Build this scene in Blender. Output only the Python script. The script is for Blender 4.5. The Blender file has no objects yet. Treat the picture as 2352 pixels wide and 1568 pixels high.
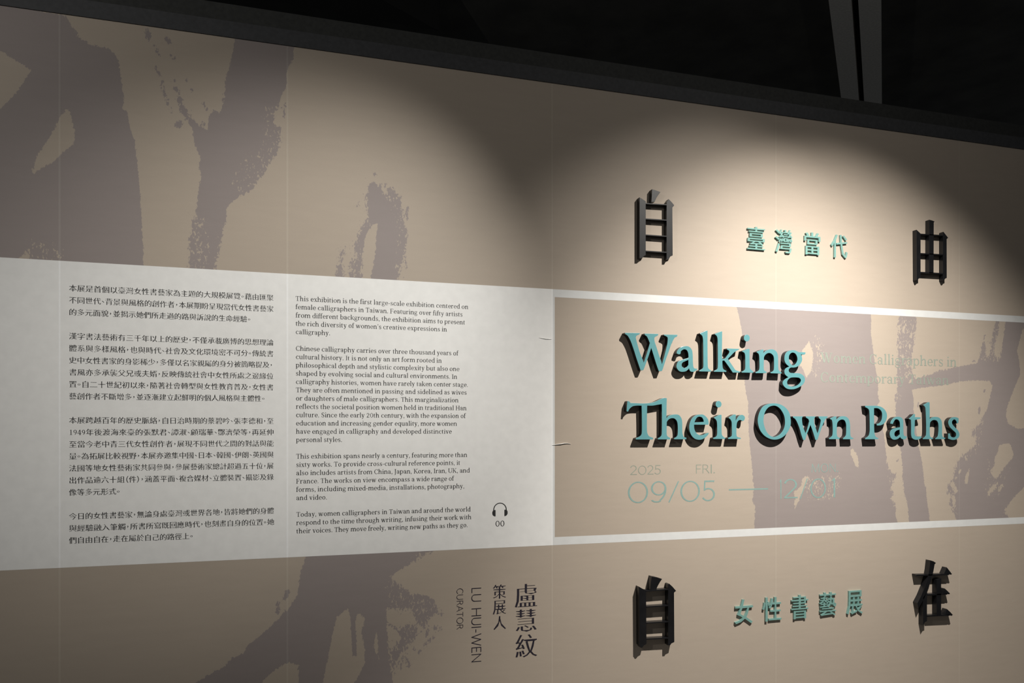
import bpy, math, random
import numpy as np
from mathutils import Vector

# ------------------------------------------------------------------ camera
FPX, CX, HY = 1700.0, 1176.0, 991.0          # focal length and horizon of the photograph (2352 x 1568)
TH = math.atan(FPX / (6950.0 - CX))           # wall recedes to the right
D, CAMH = 3.26, 1.6                           # camera distance from the wall, eye height
scene = bpy.context.scene
cam_data = bpy.data.cameras.new('camera')
cam = bpy.data.objects.new('camera', cam_data)
scene.collection.objects.link(cam)
cam.location = (0, -D, CAMH)
cam.rotation_euler = (math.radians(90), 0, -TH)
cam_data.sensor_width = 36.0
cam_data.lens = FPX / 2352 * 36.0
cam_data.shift_y = (HY - 784.0) / 2352.0
cam_data.clip_start = 0.02
scene.camera = cam

# ------------------------------------------------------------------ world, lamps, exposure
world = bpy.data.worlds.new('world'); scene.world = world
world.use_nodes = True
wbg = world.node_tree.nodes['Background']
wbg.inputs[0].default_value = (0.9, 0.95, 1.0, 1); wbg.inputs[1].default_value = 0.05

def spot(name, loc, aim, watts, angle, blend, col, size=0.02):
    ld = bpy.data.lights.new(name, 'SPOT')
    ld.energy = watts; ld.spot_size = math.radians(angle); ld.spot_blend = blend
    ld.color = col; ld.shadow_soft_size = size
    o = bpy.data.objects.new(name, ld); scene.collection.objects.link(o)
    o.location = loc
    o.rotation_euler = (Vector(aim) - Vector(loc)).to_track_quat('-Z', 'Y').to_euler()
    return o
WARM = (1.0, 0.955, 0.89); NEUT = (1.0, 0.97, 0.915)
KW = 39.48
TLOC = (2.55, -1.8, 3.95)          # two heads of one track fixture, crossing over the title, and their spill
spot('title_spotlight', TLOC, (1.90, 0, 1.50), 5.8 * KW, 62, 0.9, WARM)
spot('title_spotlight', TLOC, (2.70, 0, 0.55), 19.6 * KW, 78, 1.0, WARM)
spot('title_lamp_spill', TLOC, (2.5, 0, 2.2), 0.36 * KW, 176, 0.15, WARM)
spot('panel_spotlight', (1.40, -2.5, 3.40), (0.0, 0, 2.03), 8.1 * KW, 44.5, 1.0, NEUT)
spot('added_side_fill', (-2.2, -2.497, 3.40), (-0.6, 0, 2.0), 2.05 * KW, 176, 0.15, NEUT)  # wide fill added to lift the left of the wall, belongs to no fixture

vs = scene.view_settings
scene.display_settings.display_device = 'sRGB'
vs.view_transform = 'Standard'; vs.look = 'None'; vs.exposure = 0.0; vs.gamma = 1.0
vs.use_curve_mapping = False

# ------------------------------------------------------------------ helpers
COL = scene.collection
def unp(px, py, t=0.0):
    """photo pixel -> (X, Z) on the plane t metres in front of the wall"""
    a = math.atan((px - CX) / FPX); ph = TH + a
    X = (D - t) * math.tan(ph)
    z = (D - t) / math.cos(ph) * math.cos(a)
    return X, CAMH + (HY - py) / FPX * z
def unp_h(px, py, H):
    """photo pixel -> (X, Y) on the horizontal plane at height H"""
    z = (H - CAMH) * FPX / (HY - py)
    u = (px - CX) / FPX
    return (z * (u * math.cos(TH) + math.sin(TH)), -D + z * (math.cos(TH) - u * math.sin(TH)))

def mat(name, col, rough=0.6, metallic=0.0, var=0.06, nscale=60, bump=0.0, bscale=300, spec=0.5, coat=0.0, trans=0.0):
    m = bpy.data.materials.new(name); m.use_nodes = True
    nt = m.node_tree; b = nt.nodes['Principled BSDF']
    tc = nt.nodes.new('ShaderNodeTexCoord')
    n = nt.nodes.new('ShaderNodeTexNoise'); n.inputs['Scale'].default_value = nscale; n.inputs['Detail'].default_value = 4
    nt.links.new(tc.outputs['Object'], n.inputs['Vector'])
    mr = nt.nodes.new('ShaderNodeMapRange'); mr.inputs[1].default_value = 0.3; mr.inputs[2].default_value = 0.7
    mr.inputs[3].default_value = 1 - var; mr.inputs[4].default_value = 1 + var
    nt.links.new(n.outputs['Fac'], mr.inputs[0])
    mul = nt.nodes.new('ShaderNodeVectorMath'); mul.operation = 'SCALE'
    mul.inputs[0].default_value = col[:3]
    nt.links.new(mr.outputs[0], mul.inputs['Scale'])
    nt.links.new(mul.outputs[0], b.inputs['Base Color'])
    b.inputs['Roughness'].default_value = rough; b.inputs['Metallic'].default_value = metallic
    b.inputs['Specular IOR Level'].default_value = spec
    b.inputs['Coat Weight'].default_value = coat; b.inputs['Coat Roughness'].default_value = 0.05
    b.inputs['Transmission Weight'].default_value = trans
    if bump:
        n2 = nt.nodes.new('ShaderNodeTexNoise'); n2.inputs['Scale'].default_value = bscale; n2.inputs['Detail'].default_value = 3
        nt.links.new(tc.outputs['Object'], n2.inputs['Vector'])
        bp = nt.nodes.new('ShaderNodeBump'); bp.inputs['Strength'].default_value = bump; bp.inputs['Distance'].default_value = 0.001
        nt.links.new(n2.outputs['Fac'], bp.inputs['Height']); nt.links.new(bp.outputs[0], b.inputs['Normal'])
    return m

TAN, INK, WHITE = (0.407, 0.344, 0.280), (0.277, 0.238, 0.225), (0.80, 0.795, 0.775)
def mural_material(name, tan_c, ink_c):
    m = bpy.data.materials.new(name); m.use_nodes = True
    nt = m.node_tree; N = nt.nodes; Lk = nt.links; b = N['Principled BSDF']
    ink = N.new('ShaderNodeAttribute'); ink.attribute_name = 'ink'
    dry = N.new('ShaderNodeAttribute'); dry.attribute_name = 'dry'
    geo = N.new('ShaderNodeNewGeometry')
    mp = N.new('ShaderNodeMapping'); mp.inputs['Scale'].default_value = (1.25, 1, 0.8); mp.inputs['Rotation'].default_value = (0, 0.25, 0)
    Lk.new(geo.outputs['Position'], mp.inputs['Vector'])
    def noise(scale, detail, rough=0.55):
        n = N.new('ShaderNodeTexNoise'); n.inputs['Scale'].default_value = scale
        n.inputs['Detail'].default_value = detail; n.inputs['Roughness'].default_value = rough
        Lk.new(mp.outputs[0], n.inputs['Vector']); return n
    def math_(op, a, c, d=None):
        k = N.new('ShaderNodeMath'); k.operation = op
        for i, v in enumerate((a, c, d)):
            if v is None: continue
            if isinstance(v, (int, float)): k.inputs[i].default_value = v
            else: Lk.new(v, k.inputs[i])
        return k.outputs[0]
    n1 = noise(95, 5, 0.6); n2 = noise(38, 4, 0.6)
    s = math_('ADD', math_('SUBTRACT', n1.outputs['Fac'], 0.5), math_('MULTIPLY', math_('SUBTRACT', n2.outputs['Fac'], 0.5), 0.6))
    amp = math_('MULTIPLY_ADD', dry.outputs['Fac'], 0.062, 0.024)
    cl = N.new('ShaderNodeClamp'); cl.inputs['Min'].default_value = -0.012
    Lk.new(math_('MULTIPLY_ADD', dry.outputs['Fac'], -0.0052, 0.0112), cl.inputs['Max'])
    Lk.new(ink.outputs['Fac'], cl.inputs['Value'])
    val = math_('ADD', math_('MULTIPLY', s, amp), cl.outputs[0])
    fac = N.new('ShaderNodeMapRange'); fac.inputs[1].default_value = -0.0005; fac.inputs[2].default_value = 0.0005
    Lk.new(val, fac.inputs[0])
    mix = N.new('ShaderNodeMix'); mix.data_type = 'RGBA'
    mix.inputs[6].default_value = (*tan_c, 1); mix.inputs[7].default_value = (*ink_c, 1)
    Lk.new(fac.outputs[0], mix.inputs[0])
    n3 = N.new('ShaderNodeTexNoise'); n3.inputs['Scale'].default_value = 420; n3.inputs['Detail'].default_value = 2
    n4 = N.new('ShaderNodeTexNoise'); n4.inputs['Scale'].default_value = 14; n4.inputs['Detail'].default_value = 5
    Lk.new(geo.outputs['Position'], n3.inputs['Vector'])
    mp2 = N.new('ShaderNodeMapping'); mp2.inputs['Scale'].default_value = (0.5, 1, 2.5)
    Lk.new(geo.outputs['Position'], mp2.inputs['Vector']); Lk.new(mp2.outputs[0], n4.inputs['Vector'])
    v = math_('ADD', math_('MULTIPLY', n3.outputs['Fac'], 0.10), math_('MULTIPLY_ADD', n4.outputs['Fac'], 0.08, 0.91))
    sc = N.new('ShaderNodeVectorMath'); sc.operation = 'SCALE'
    Lk.new(mix.outputs[2], sc.inputs[0]); Lk.new(v, sc.inputs['Scale'])
    Lk.new(sc.outputs[0], b.inputs['Base Color'])
    b.inputs['Roughness'].default_value = 0.62; b.inputs['Specular IOR Level'].default_value = 0.3
    bp = N.new('ShaderNodeBump'); bp.inputs['Strength'].default_value = 0.25; bp.inputs['Distance'].default_value = 0.0012
    Lk.new(n4.outputs['Fac'], bp.inputs['Height']); Lk.new(bp.outputs[0], b.inputs['Normal'])
    return m

M = dict(
    mural=mural_material('printed_wallpaper', TAN, INK),
    seam=mural_material('printed_wallpaper_lap', (0.445, 0.385, 0.315), (0.315, 0.278, 0.260)),
    tan=mat('tan_print', TAN, 0.6, var=0.04, nscale=300, spec=0.3),
    white=mat('white_paper', WHITE, 0.6, var=0.03, nscale=25, bump=0.25, bscale=30, spec=0.3),
    stripe=mat('off_white_print', (0.635, 0.64, 0.63), 0.6, var=0.03, nscale=25, spec=0.3),
    white_seam=mat('white_paper_lap', (0.88, 0.88, 0.87), 0.55, var=0.02, spec=0.3),
    text=mat('black_printing_ink', (0.022, 0.022, 0.022), 0.6, var=0.1),
    navy=mat('violet_black_ink', (0.016, 0.012, 0.022), 0.6, var=0.1),
    teal_face=mat('teal_acrylic', (0.105, 0.275, 0.295), 0.28, var=0.03, nscale=40, coat=0.5, spec=0.5),
    black=mat('glossy_black_foam', (0.007, 0.007, 0.008), 0.33, var=0.25, nscale=25, bump=0.04, bscale=120),
    teal_glass=mat('seafoam_acrylic', (0.27, 0.50, 0.455), 0.08, var=0.05, coat=1.0, trans=0.35),
    date_ink=mat('grey_teal_print', (0.205, 0.315, 0.290), 0.6, var=0.06),
    small_ink=mat('grey_green_print', (0.235, 0.265, 0.215), 0.6, var=0.06),
    sub_ink=mat('pale_sage_print', (0.262, 0.292, 0.245), 0.6, var=0.06),
    trim=mat('charcoal_paint', (0.043, 0.044, 0.047), 0.7, var=0.15),
    trim2=mat('dark_paint', (0.030, 0.031, 0.029), 0.8, var=0.2),
    ceil=mat('black_ceiling_paint', (0.075, 0.074, 0.066), 0.9, var=0.3, nscale=3),
    beam=mat('dusty_grey_beam', (0.80, 0.78, 0.73), 0.8, var=0.1),
    duct=mat('matte_black', (0.012, 0.012, 0.012), 0.9),
    floor=mat('dark_concrete', (0.10, 0.095, 0.09), 0.6, var=0.2, nscale=4),
)

def new_obj(name, verts, faces, material, parent=None, origin=None):
    me = bpy.data.meshes.new(name)
    if origin is not None:
        ox, oy, oz = origin
        verts = [(v[0] - ox, v[1] - oy, v[2] - oz) for v in verts]
    me.from_pydata(verts, [], faces); me.update()
    me.materials.append(material)
    o = bpy.data.objects.new(name, me); COL.objects.link(o)
    if parent is not None: o.parent = parent
    elif origin is not None: o.location = origin
    return o
def tag(o, label=None, cat=None, group=None, kind=None):
    if label: o['label'] = label
    if cat: o['category'] = cat
    if group: o['group'] = group
    if kind: o['kind'] = kind
    return o
def empty(name, loc):
    o = bpy.data.objects.new(name, None); o.location = loc; o.empty_display_size = 0.05
    COL.objects.link(o); return o
def box(x0, y0, z0, x1, y1, z1):
    v = [(x0, y0, z0), (x1, y0, z0), (x1, y1, z0), (x0, y1, z0), (x0, y0, z1), (x1, y0, z1), (x1, y1, z1), (x0, y1, z1)]
    return v, [(0, 3, 2, 1), (4, 5, 6, 7), (0, 1, 5, 4), (1, 2, 6, 5), (2, 3, 7, 6), (3, 0, 4, 7)]
def quads_px(quads, y):
    """pixel quads (TL, TR, BR, BL) -> verts on the wall plane offset y"""
    V, F = [], []
    for q in quads:
        n = len(V)
        for p in q:
            X, Z = unp(*p); V.append((X, y, Z))
        F.append(tuple(range(n + len(q) - 1, n - 1, -1)))
    return V, F
def prism(pts, z0, z1):
    n = len(pts); V = [(p[0], p[1], z0) for p in pts] + [(p[0], p[1], z1) for p in pts]
    F = [tuple(range(n)), tuple(range(2 * n - 1, n - 1, -1))]
    F += [(i, i + n, (i + 1) % n + n, (i + 1) % n) for i in range(n)]
    return V, F

def line_y(x, pts):
    (x0, y0), (x1, y1) = pts
    return y0 + (y1 - y0) * (x - x0) / (x1 - x0)
# straight horizontals of the wall, from the photograph, as heights in metres
def height_of(pts):
    return sum(unp(*p)[1] for p in pts) / len(pts)
Z_TOP = height_of([(0, 17), (600, 97), (1200, 178), (1700, 250), (2352, 345.5)])
Z_PT = height_of([(0, 592), (334, 610.5), (560, 622.5), (1060, 650), (1240, 661), (1440, 672), (2000, 707), (2352, 728)])
Z_PB = height_of([(0, 1310), (400, 1292), (1240, 1252), (1440, 1243), (2000, 1219.5), (2352, 1202)])
Z_BT = height_of([(1272, 681), (1440, 689), (2000, 723), (2352, 742)])
Z_BB = height_of([(1275, 1232), (1440, 1226), (2000, 1202), (2352, 1188)])
SEAMS = [unp(137, 700)[0], unp(660, 700)[0], unp(1268, 900)[0], unp(1782, 900)[0], unp(2203, 900)[0]]
XL, XR = -1.7, 5.4
# ------------------------------------------------------------------ brush strokes of the mural (outlines in photo pixels, put on the wall)
def P(s):
    out = []
    for tok in s.split():
        a, b_ = tok.split(','); out.append((float(a), float(b_)))
    return out
STROKES = [
 # broad stroke at the left
 "-600,-100 150,36 165,60 185,90 215,105 250,112 272,135 278,180 285,230 280,245 293,260 297,290 310,320 316,380 322,440 325,500 328,550 332,650 -600,700",
 # forked stroke
 "539,60 539,93 529,145 518,182 515,219 507,260 492,252 480,267 476,300 459,289 437,267 422,241 415,226 407,230 418,263 441,293 448,334 461,367 455,382 463,404 455,437 452,478 441,519 435,559 433,660 492,660 492,617 505,578 511,537 520,504 522,474 548,452 574,441 589,422 607,397 618,375 637,345 646,315 644,297 626,278 640,234 657,204 659,160 674,134 679,60",
 # arch
 "900,430 909,443 921,454 923,478 926,509 934,531 934,552 931,584 923,605 917,622 913,680 851,680 851,638 858,605 861,584 863,558 866,535 867,513 853,518 843,533 836,554 834,575 831,599 830,680 804,680 804,634 807,601 819,588 813,563 824,541 830,520 845,503 843,469 843,450 847,424 858,414 866,424 879,441 889,456 892,433",
 "787,567 791,582 785,601 790,680 771,680 771,632 779,601",
 # lower stroke
 "720,1230 701,1279 688,1323 685,1362 666,1393 639,1421 608,1451 571,1479 559,1500 529,1512 516,1531 489,1543 449,1568 360,1660 300,1860 520,1860 599,1568 614,1552 645,1528 668,1520 687,1530 685,1568 650,1860 700,1860 741,1568 752,1515 764,1454 773,1417 798,1396 804,1411 807,1454 809,1506 819,1509 818,1454 816,1424 822,1407 838,1420 830,1454 838,1494 838,1525 813,1568 740,1860 930,1860 902,1568 896,1515 891,1470 887,1424 887,1396 917,1399 951,1402 960,1436 975,1442 981,1424 1003,1405 1000,1378 972,1364 945,1365 920,1344 894,1326 920,1307 960,1283 994,1266 1030,1230",
 "920,1436 957,1434 954,1463 933,1485 914,1509 902,1546 899,1515 902,1485 926,1463",
 # frame: broad stroke
 "1684,670 1692,705 1704,759 1711,804 1710,883 1718,924 1720,1000 1725,1052 1729,1096 1732,1120 1728,1148 1734,1165 1732,1250 2065,1250 2061,1198 2057,1182 2058,1160 2046,1145 2052,1131 2046,1120 2057,1096 2057,1088 2045,1084 2039,1067 2035,1040 2033,1024 2031,1002 2028,985 2020,960 2015,930 2020,922 2016,906 2017,880 2012,853 2006,812 2003,789 2000,761 2001,732 1998,690",
 # frame: thin upright, cross stroke and right mass
 "2069,700 2105,700 2103,753 2100,769 2100,789 2094,799 2096,812 2094,828 2092,843 2096,857 2102,871 2121,864 2139,859 2156,851 2175,847 2196,843 2220,838 2244,834 2250,818 2255,799 2258,786 2261,767 2263,780 2263,796 2262,808 2268,824 2273,818 2277,789 2281,764 2287,741 2291,700 2299,700 2295,741 2289,776 2282,802 2284,818 2295,828 2301,802 2306,764 2309,740 2313,700 2420,700 2360,745 2349,756 2343,777 2336,804 2341,830 2343,859 2330,890 2322,910 2312,939 2310,955 2315,972 2337,984 2352,984 2440,975 2440,1080 2352,1119 2334,1136 2320,1153 2308,1170 2308,1179 2315,1187 2330,1250 2205,1250 2198,1193 2186,1172 2182,1153 2186,1138 2176,1126 2177,1112 2189,1101 2193,1079 2200,1058 2215,1043 2232,1031 2241,1019 2243,1002 2229,1003 2239,981 2253,972 2258,955 2268,939 2274,910 2279,886 2273,874 2239,874 2207,875 2180,882 2143,887 2115,891 2094,895 2096,902 2098,918 2099,950 2110,1026 2115,1046 2120,1079 2123,1115 2128,1122 2128,1144 2133,1174 2140,1250 2092,1250 2088,1197 2084,1153 2077,1136 2075,1113 2073,1084 2070,1046 2069,1032 2064,1020 2056,960 2056,949 2057,930 2061,904 2060,883 2060,843 2062,815 2061,789 2064,767 2062,748",
]
HOLES = [
 "-250,60 0,115 30,135 72,160 40,210 0,250 -90,330 -260,300",
 "155,249 161,255 168,290 173,318 168,330 150,345 118,375 95,385 76,402 73,395 82,365 100,335 115,315 130,285 142,262",
 "38,600 52,585 62,574 68,580 71,600",
 "865,1448 859,1485 870,1512 868,1485 868,1452",
 "1858,783 1868,812 1864,850 1852,868 1846,850 1834,835 1838,812",
 "1959,1029 1970,1048 1973,1083 1963,1065 1952,1036",
 "1855,1091 1859,1095 1849,1118 1838,1141 1829,1160 1826,1168 1823,1154 1828,1145 1821,1132 1829,1125 1841,1114 1843,1097",
 "2293,1022 2318,1017 2325,1032 2329,1046 2317,1062 2299,1084 2286,1100 2275,1084 2284,1067 2284,1050 2293,1036",
 "2291,1107 2288,1120 2272,1138 2267,1132 2278,1115",
 "2227,1074 2224,1096 2222,1112 2215,1110 2217,1093",
]
# thin marks: x0, y0, x1, y1, width in pixels ; sign
MARKS = [(338,68,340,88,11),(350,99,364,123,4),(382,87,390,99,7),(394,127,401,137,4),(360,158,368,176,5),(373,186,374,188,6),
 (372,198,386,238,6),(392,250,394,257,5),(399,184,400,188,8),(403,202,411,212,8),(413,228,414,232,15),(405,285,414,287,15),
 (467,237,476,252,6),(466,280,468,288,7),(654,238,652,264,5),(428,180,430,186,4),(438,202,440,212,4),
 (936,478,934,507,3),(824,461,819,478,4),(860,400,864,400,6),(838,410,839,411,4),(875,425,876,427,5),(885,424,886,428,6),
 (930,601,936,602,4),(930,612,934,613,4),(925,638,926,640,5),(920,480,926,482,5),
 (663,1356,651,1378,8),(639,1385,637,1408,7),(890,1430,917,1448,5),(917,1448,926,1466,8),(1010,1411,1016,1408,5),
 (998,1442,1003,1440,8),(1010,1440,1012,1446,4),(936,1515,942,1534,5),(915,1520,919,1536,5),(960,1500,966,1494,4),(985,1440,978,1458,5),
 (990,1468,996,1462,4),(950,1492,954,1486,5),(925,1510,929,1526,5),(975,1478,984,1470,4),
 (2232,830,2242,827,3),(2260,900,2262,894,4),(2250,935,2248,950,5),(2110,920,2108,935,3),(2056,920,2058,906,4),
 (2178,1120,2176,1136,3),(2186,1140,2182,1160,4),(2060,1060,2062,1056,4)]
HOLE_MARKS = [(2187,1110,2196,1130,9),(2189,1135,2192,1165,6),(2203,1086,2206,1078,4),(2196,1096,2197,1098,5),(2218,1050,2219,1056,5),
 (2300,1112,2294,1128,5),(2050,1126,2070,1120,4),(2052,1140,2068,1128,4),(1872,772,1873,774,4),(88,552,90,553,4),(132,583,136,590,4),
 (2066,760,2068,745,4),(2078,745,2074,765,4),(2090,775,2094,768,5),(2088,790,2090,800,5),(2066,800,2070,790,4),(2086,820,2084,845,5),(2070,815,2076,820,6),
 (2080,860,2082,866,4),(2088,878,2094,872,5)]
DRY = [("300,40 480,120 520,240 460,260 400,300 350,200",0.55),("600,240 680,240 660,330 610,400 560,450 525,420 560,360 600,330",0.75),
 ("425,480 480,500 480,640 425,640",0.95),("495,520 525,520 515,640 480,640",0.7),("835,400 850,430 850,520 825,540 840,640 765,650 765,560 800,540",0.9),
 ("850,400 940,410 945,640 905,640 900,500",0.7),("885,1320 960,1370 1020,1380 1020,1440 960,1520 900,1560 890,1480 930,1430 890,1400",0.9),
 ("950,1262 1000,1262 960,1290 930,1300",0.8),("630,1350 680,1350 660,1400 630,1410",0.5),("655,1490 700,1490 700,1550 680,1540",0.4),
 ("1862,772 1885,775 1900,800 1890,830 1880,870 1862,868 1872,812",0.85),("1855,1095 1930,1085 1935,1115 1905,1150 1850,1150",0.95),
 ("2058,725 2106,730 2104,780 2096,870 2056,880",0.85),("2052,880 2075,890 2070,960 2050,960",0.5),("2030,1050 2075,1100 2082,1150 2050,1170 2036,1100",0.75),
 ("2245,760 2300,740 2302,830 2250,830",0.85),("2225,960 2262,960 2250,1040 2200,1060 2200,1190 2170,1190 2170,1100 2190,1060",0.8),
 ("2130,850 2190,838 2200,850 2140,866",0.4),("2262,1040 2300,1080 2320,1060 2335,1020 2310,1120 2290,1150 2260,1140",0.6),("60,540 150,560 160,605 60,600",0.8),
 ("0,40 215,60 280,110 270,130 180,110 100,70",0.35),("2300,1150 2352,1160 2352,1200 2290,1190",0.5)]
def to_wall(pts): return np.array([unp(x, y) for x, y in pts])
def mark_poly(m):
    x0, y0, x1, y1, w = m
    dx, dy = x1 - x0, y1 - y0; L = math.hypot(dx, dy) or 1; nx, ny = -dy / L * w / 2, dx / L * w / 2
    ex, ey = dx / L * w * .4, dy / L * w * .4
    return [(x0 - ex, y0 - ey), (x0 + nx, y0 + ny), (x1 + nx, y1 + ny), (x1 + ex, y1 + ey), (x1 - nx, y1 - ny), (x0 - nx, y0 - ny)]
def sdist(poly, X, Z):
    """signed distance, positive inside"""
    best = np.full(X.shape, 1e9); inside = np.zeros(X.shape, bool); n = len(poly)
    for i in range(n):
        ax, az = poly[i]; bx, bz = poly[(i + 1) % n]
        ex, ez = bx - ax, bz - az; l2 = ex * ex + ez * ez + 1e-12
        tt = np.clip(((X - ax) * ex + (Z - az) * ez) / l2, 0, 1)
        best = np.minimum(best, (X - ax - tt * ex) ** 2 + (Z - az - tt * ez) ** 2)
        if abs(ez) > 1e-12:
            cond = ((az > Z) != (bz > Z)) & (X < (bx - ax) * (Z - az) / ez + ax)
            inside ^= cond
    d = np.sqrt(best)
    return np.where(inside, d, -d)
W_STROKES = [to_wall(P(s)) for s in STROKES]; W_HOLES = [to_wall(P(s)) for s in HOLES]
W_MARKS = [to_wall(mark_poly(m)) for m in MARKS]; W_HM = [to_wall(mark_poly(m)) for m in HOLE_MARKS]
W_DRY = [(to_wall(P(s)), k) for s, k in DRY]
FR_L = unp(1273, 900)[0]
def near(poly, X, Z, r=0.06):
    return poly[:, 0].max() > X.min() - r and poly[:, 0].min() < X.max() + r
def ink_fields(X, Z):
    ink = np.full(X.shape, -0.05); dry = np.zeros(X.shape)
    for p in W_STROKES:
        if near(p, X, Z): ink = np.maximum(ink, sdist(p, X, Z))
    for p in W_HOLES:
        if near(p, X, Z): ink = np.minimum(ink, -sdist(p, X, Z))
    for p in W_MARKS:
        if near(p, X, Z): ink = np.maximum(ink, sdist(p, X, Z) * 1.5 + 0.001)
    for p in W_HM:
        if near(p, X, Z): ink = np.minimum(ink, -sdist(p, X, Z) * 1.5 - 0.001)
    for p, k in W_DRY:
        if near(p, X, Z): dry = np.maximum(dry, k * np.clip(sdist(p, X, Z) / 0.03 + 0.5, 0, 1))
    # the print inside the title frame and the print outside it are different crops of the calligraphy
    out = (X > FR_L) & ((Z > (Z_BT + Z_PT) / 2) | (Z < (Z_BB + Z_PB) / 2))
    ink = np.where(out, -0.05, ink)
    dry = np.where(ink < -0.025, 0, dry)
    dry = np.where(out, 0, dry)
    return ink, dry
# ------------------------------------------------------------------ room shell
v, f = box(XL, 0.0, 0.0, XR, 0.12, Z_TOP)
wall = tag(new_obj('wall_back', v, f, M['tan']), 'long tan partition wall printed with grey calligraphy strokes', kind='structure')
def print_grid(name, x0, x1, z0, z1, y, material, stepx, stepz):
    nx = max(1, int((x1 - x0) / stepx)); nz = max(1, int((z1 - z0) / stepz))
    xs = np.linspace(x0, x1, nx + 1); zs = np.linspace(z0, z1, nz + 1)
    X, Z = np.meshgrid(xs, zs); X = X.ravel(); Z = Z.ravel()
    V = np.column_stack([X, np.full(X.shape, y), Z]).astype(np.float32)
    i = np.arange(nz * (nx + 1)).reshape(nz, nx + 1)[:, :-1].ravel()
    Fq = np.column_stack([i, i + 1, i + nx + 2, i + nx + 1]).astype(np.int32)
    me = bpy.data.meshes.new(name)
    me.vertices.add(len(V)); me.vertices.foreach_set('co', V.ravel())
    me.loops.add(Fq.size); me.loops.foreach_set('vertex_index', Fq.ravel())
    me.polygons.add(len(Fq)); me.polygons.foreach_set('loop_start', np.arange(0, Fq.size, 4, dtype=np.int32))
    me.update(calc_edges=True)
    ik, dr = ink_fields(X, Z)
    for nm, arr in (('ink', ik), ('dry', dr)):
        at = me.attributes.new(nm, 'FLOAT', 'POINT'); at.data.foreach_set('value', arr.astype(np.float32))
    me.materials.append(material)
    o = bpy.data.objects.new(name, me); COL.objects.link(o); o.parent = wall
    return o
edges = [XL] + SEAMS + [XR]
for k in range(len(edges) - 1):
    print_grid('wallpaper_strip', edges[k] + 0.0006, edges[k + 1] - 0.0006, 0.0, Z_TOP - 0.0005, -0.0005, M['mural'], 0.0095 if k < 5 else 0.011, 0.0105)
def wallrect(x0, z0, x1, z1, y): return [(x0, y, z0), (x1, y, z0), (x1, y, z1), (x0, y, z1)], [(0, 1, 2, 3)]
# pale overlaps where the strips of paper meet
for k, xs_ in enumerate(SEAMS):
    w = (0.0038, 0.0034, 0.0030, 0.0024, 0.0024)[k]
    for za, zb in ((0, Z_PB), (Z_PT, Z_TOP - .001)) + (((Z_BB, Z_BT),) if k >= 3 else ()):
        print_grid('paper_seam', xs_ - w, xs_ + w, za, zb, -0.0007, M['seam'], 0.004, 0.0105)
# white stripes framing the title
for za, zb, nm in ((Z_BT, Z_PT, 'upper white printed stripe above the title'), (Z_PB, Z_BB, 'lower white printed stripe below the dates')):
    v, f = wallrect(SEAMS[2], za, XR, zb, -0.0007)
    tag(new_obj('white_stripe', v, f, M['stripe'], wall), nm)
v, f = wallrect(SEAMS[2], Z_BB, unp(1274, 900)[0], Z_BT, -0.0008)
tag(new_obj('white_stripe', v, f, M['stripe'], wall), 'narrow upright white stripe at the left edge of the title frame')
# small wrinkles in the paper beside the seam
def ridge(pts, r, material, parent, name='paper_crease'):
    W = [unp(*p) for p in pts]; V, F = [], []
    for i, (x, z) in enumerate(W):
        rr = r * math.sin(math.pi * (i + 0.6) / (len(W) + 0.2))
        V += [(x, -0.0012, z + rr), (x, -0.0012 - 2.2 * rr, z + .25 * rr), (x, -0.0012, z - rr)]
    for i in range(len(W) - 1):
        a = 3 * i; F += [(a, a + 3, a + 4, a + 1), (a + 1, a + 4, a + 5, a + 2)]
    return new_obj(name, V, F, material, parent)
ridge([(1268, 1022), (1276, 1021), (1283, 1020), (1289, 1019.5), (1296, 1018), (1303, 1018), (1311, 1019.5)], 0.0022, M['white'], wall)

v, f = box(XL, -0.006, Z_TOP, XR, 0.13, Z_TOP + 0.066)
tag(new_obj('trim_1', v, f, M['trim']), 'charcoal rail capping the top of the printed wall', kind='structure')
v, f = box(XL, 0.14, Z_TOP - 0.3, XR, 0.22, Z_TOP + 0.215)
tag(new_obj('trim_2', v, f, M['trim2']), 'darker second rail set back behind the charcoal rail', kind='structure')
v, f = box(-7, -6, -0.1, 10, 12, 0.0)
tag(new_obj('floor', v, f, M['floor']), 'dark hall floor', kind='structure')
CEIL = 5.2
v, f = box(-7, -3.5, CEIL, 14, 13, CEIL + 0.15)
tag(new_obj('ceiling', v, f, M['ceil']), 'unlit black hall ceiling high above the wall', kind='structure')

# ceiling beams running away behind the wall
BH = 5.0
phb = TH + math.atan((2030 - CX) / FPX); db = (math.sin(phb), math.cos(phb))
for (xa, xb, lab) in ((1903, 1955, 'dusty grey ceiling beam, left of the pair at upper right'), (1971, 2024, 'dusty grey ceiling beam, right of the pair at upper right')):
    a = unp_h(xa, 0, BH); b2 = unp_h(xb, 0, BH)
    pts = [(a[0] - db[0] * 3.2, a[1] - db[1] * 3.2), (b2[0] - db[0] * 3.2, b2[1] - db[1] * 3.2),
           (b2[0] + db[0] * 4.6, b2[1] + db[1] * 4.6), (a[0] + db[0] * 4.6, a[1] + db[1] * 4.6)]
    v, f = prism(pts, BH, CEIL)
    o = new_obj('ceiling_beam', v, f, M['beam'], origin=(a[0], a[1], BH)); tag(o, lab, 'beam', 'pair of ceiling beams')
DH = 4.7
pts = [unp_h(250, -66, DH), unp_h(612, 0, DH), unp_h(1008, 71, DH), unp_h(880, 0, DH), unp_h(760, -66, DH)]
pts = [unp_h(250, -66, DH), unp_h(1008, 71, DH), unp_h(760, -66, DH)]
q = [(pts[0][0] - 1.0, pts[0][1] - .3)] + pts[0:1] + pts[1:2] + pts[2:3]
v, f = prism([pts[0], pts[1], pts[2]], DH, CEIL)
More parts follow.
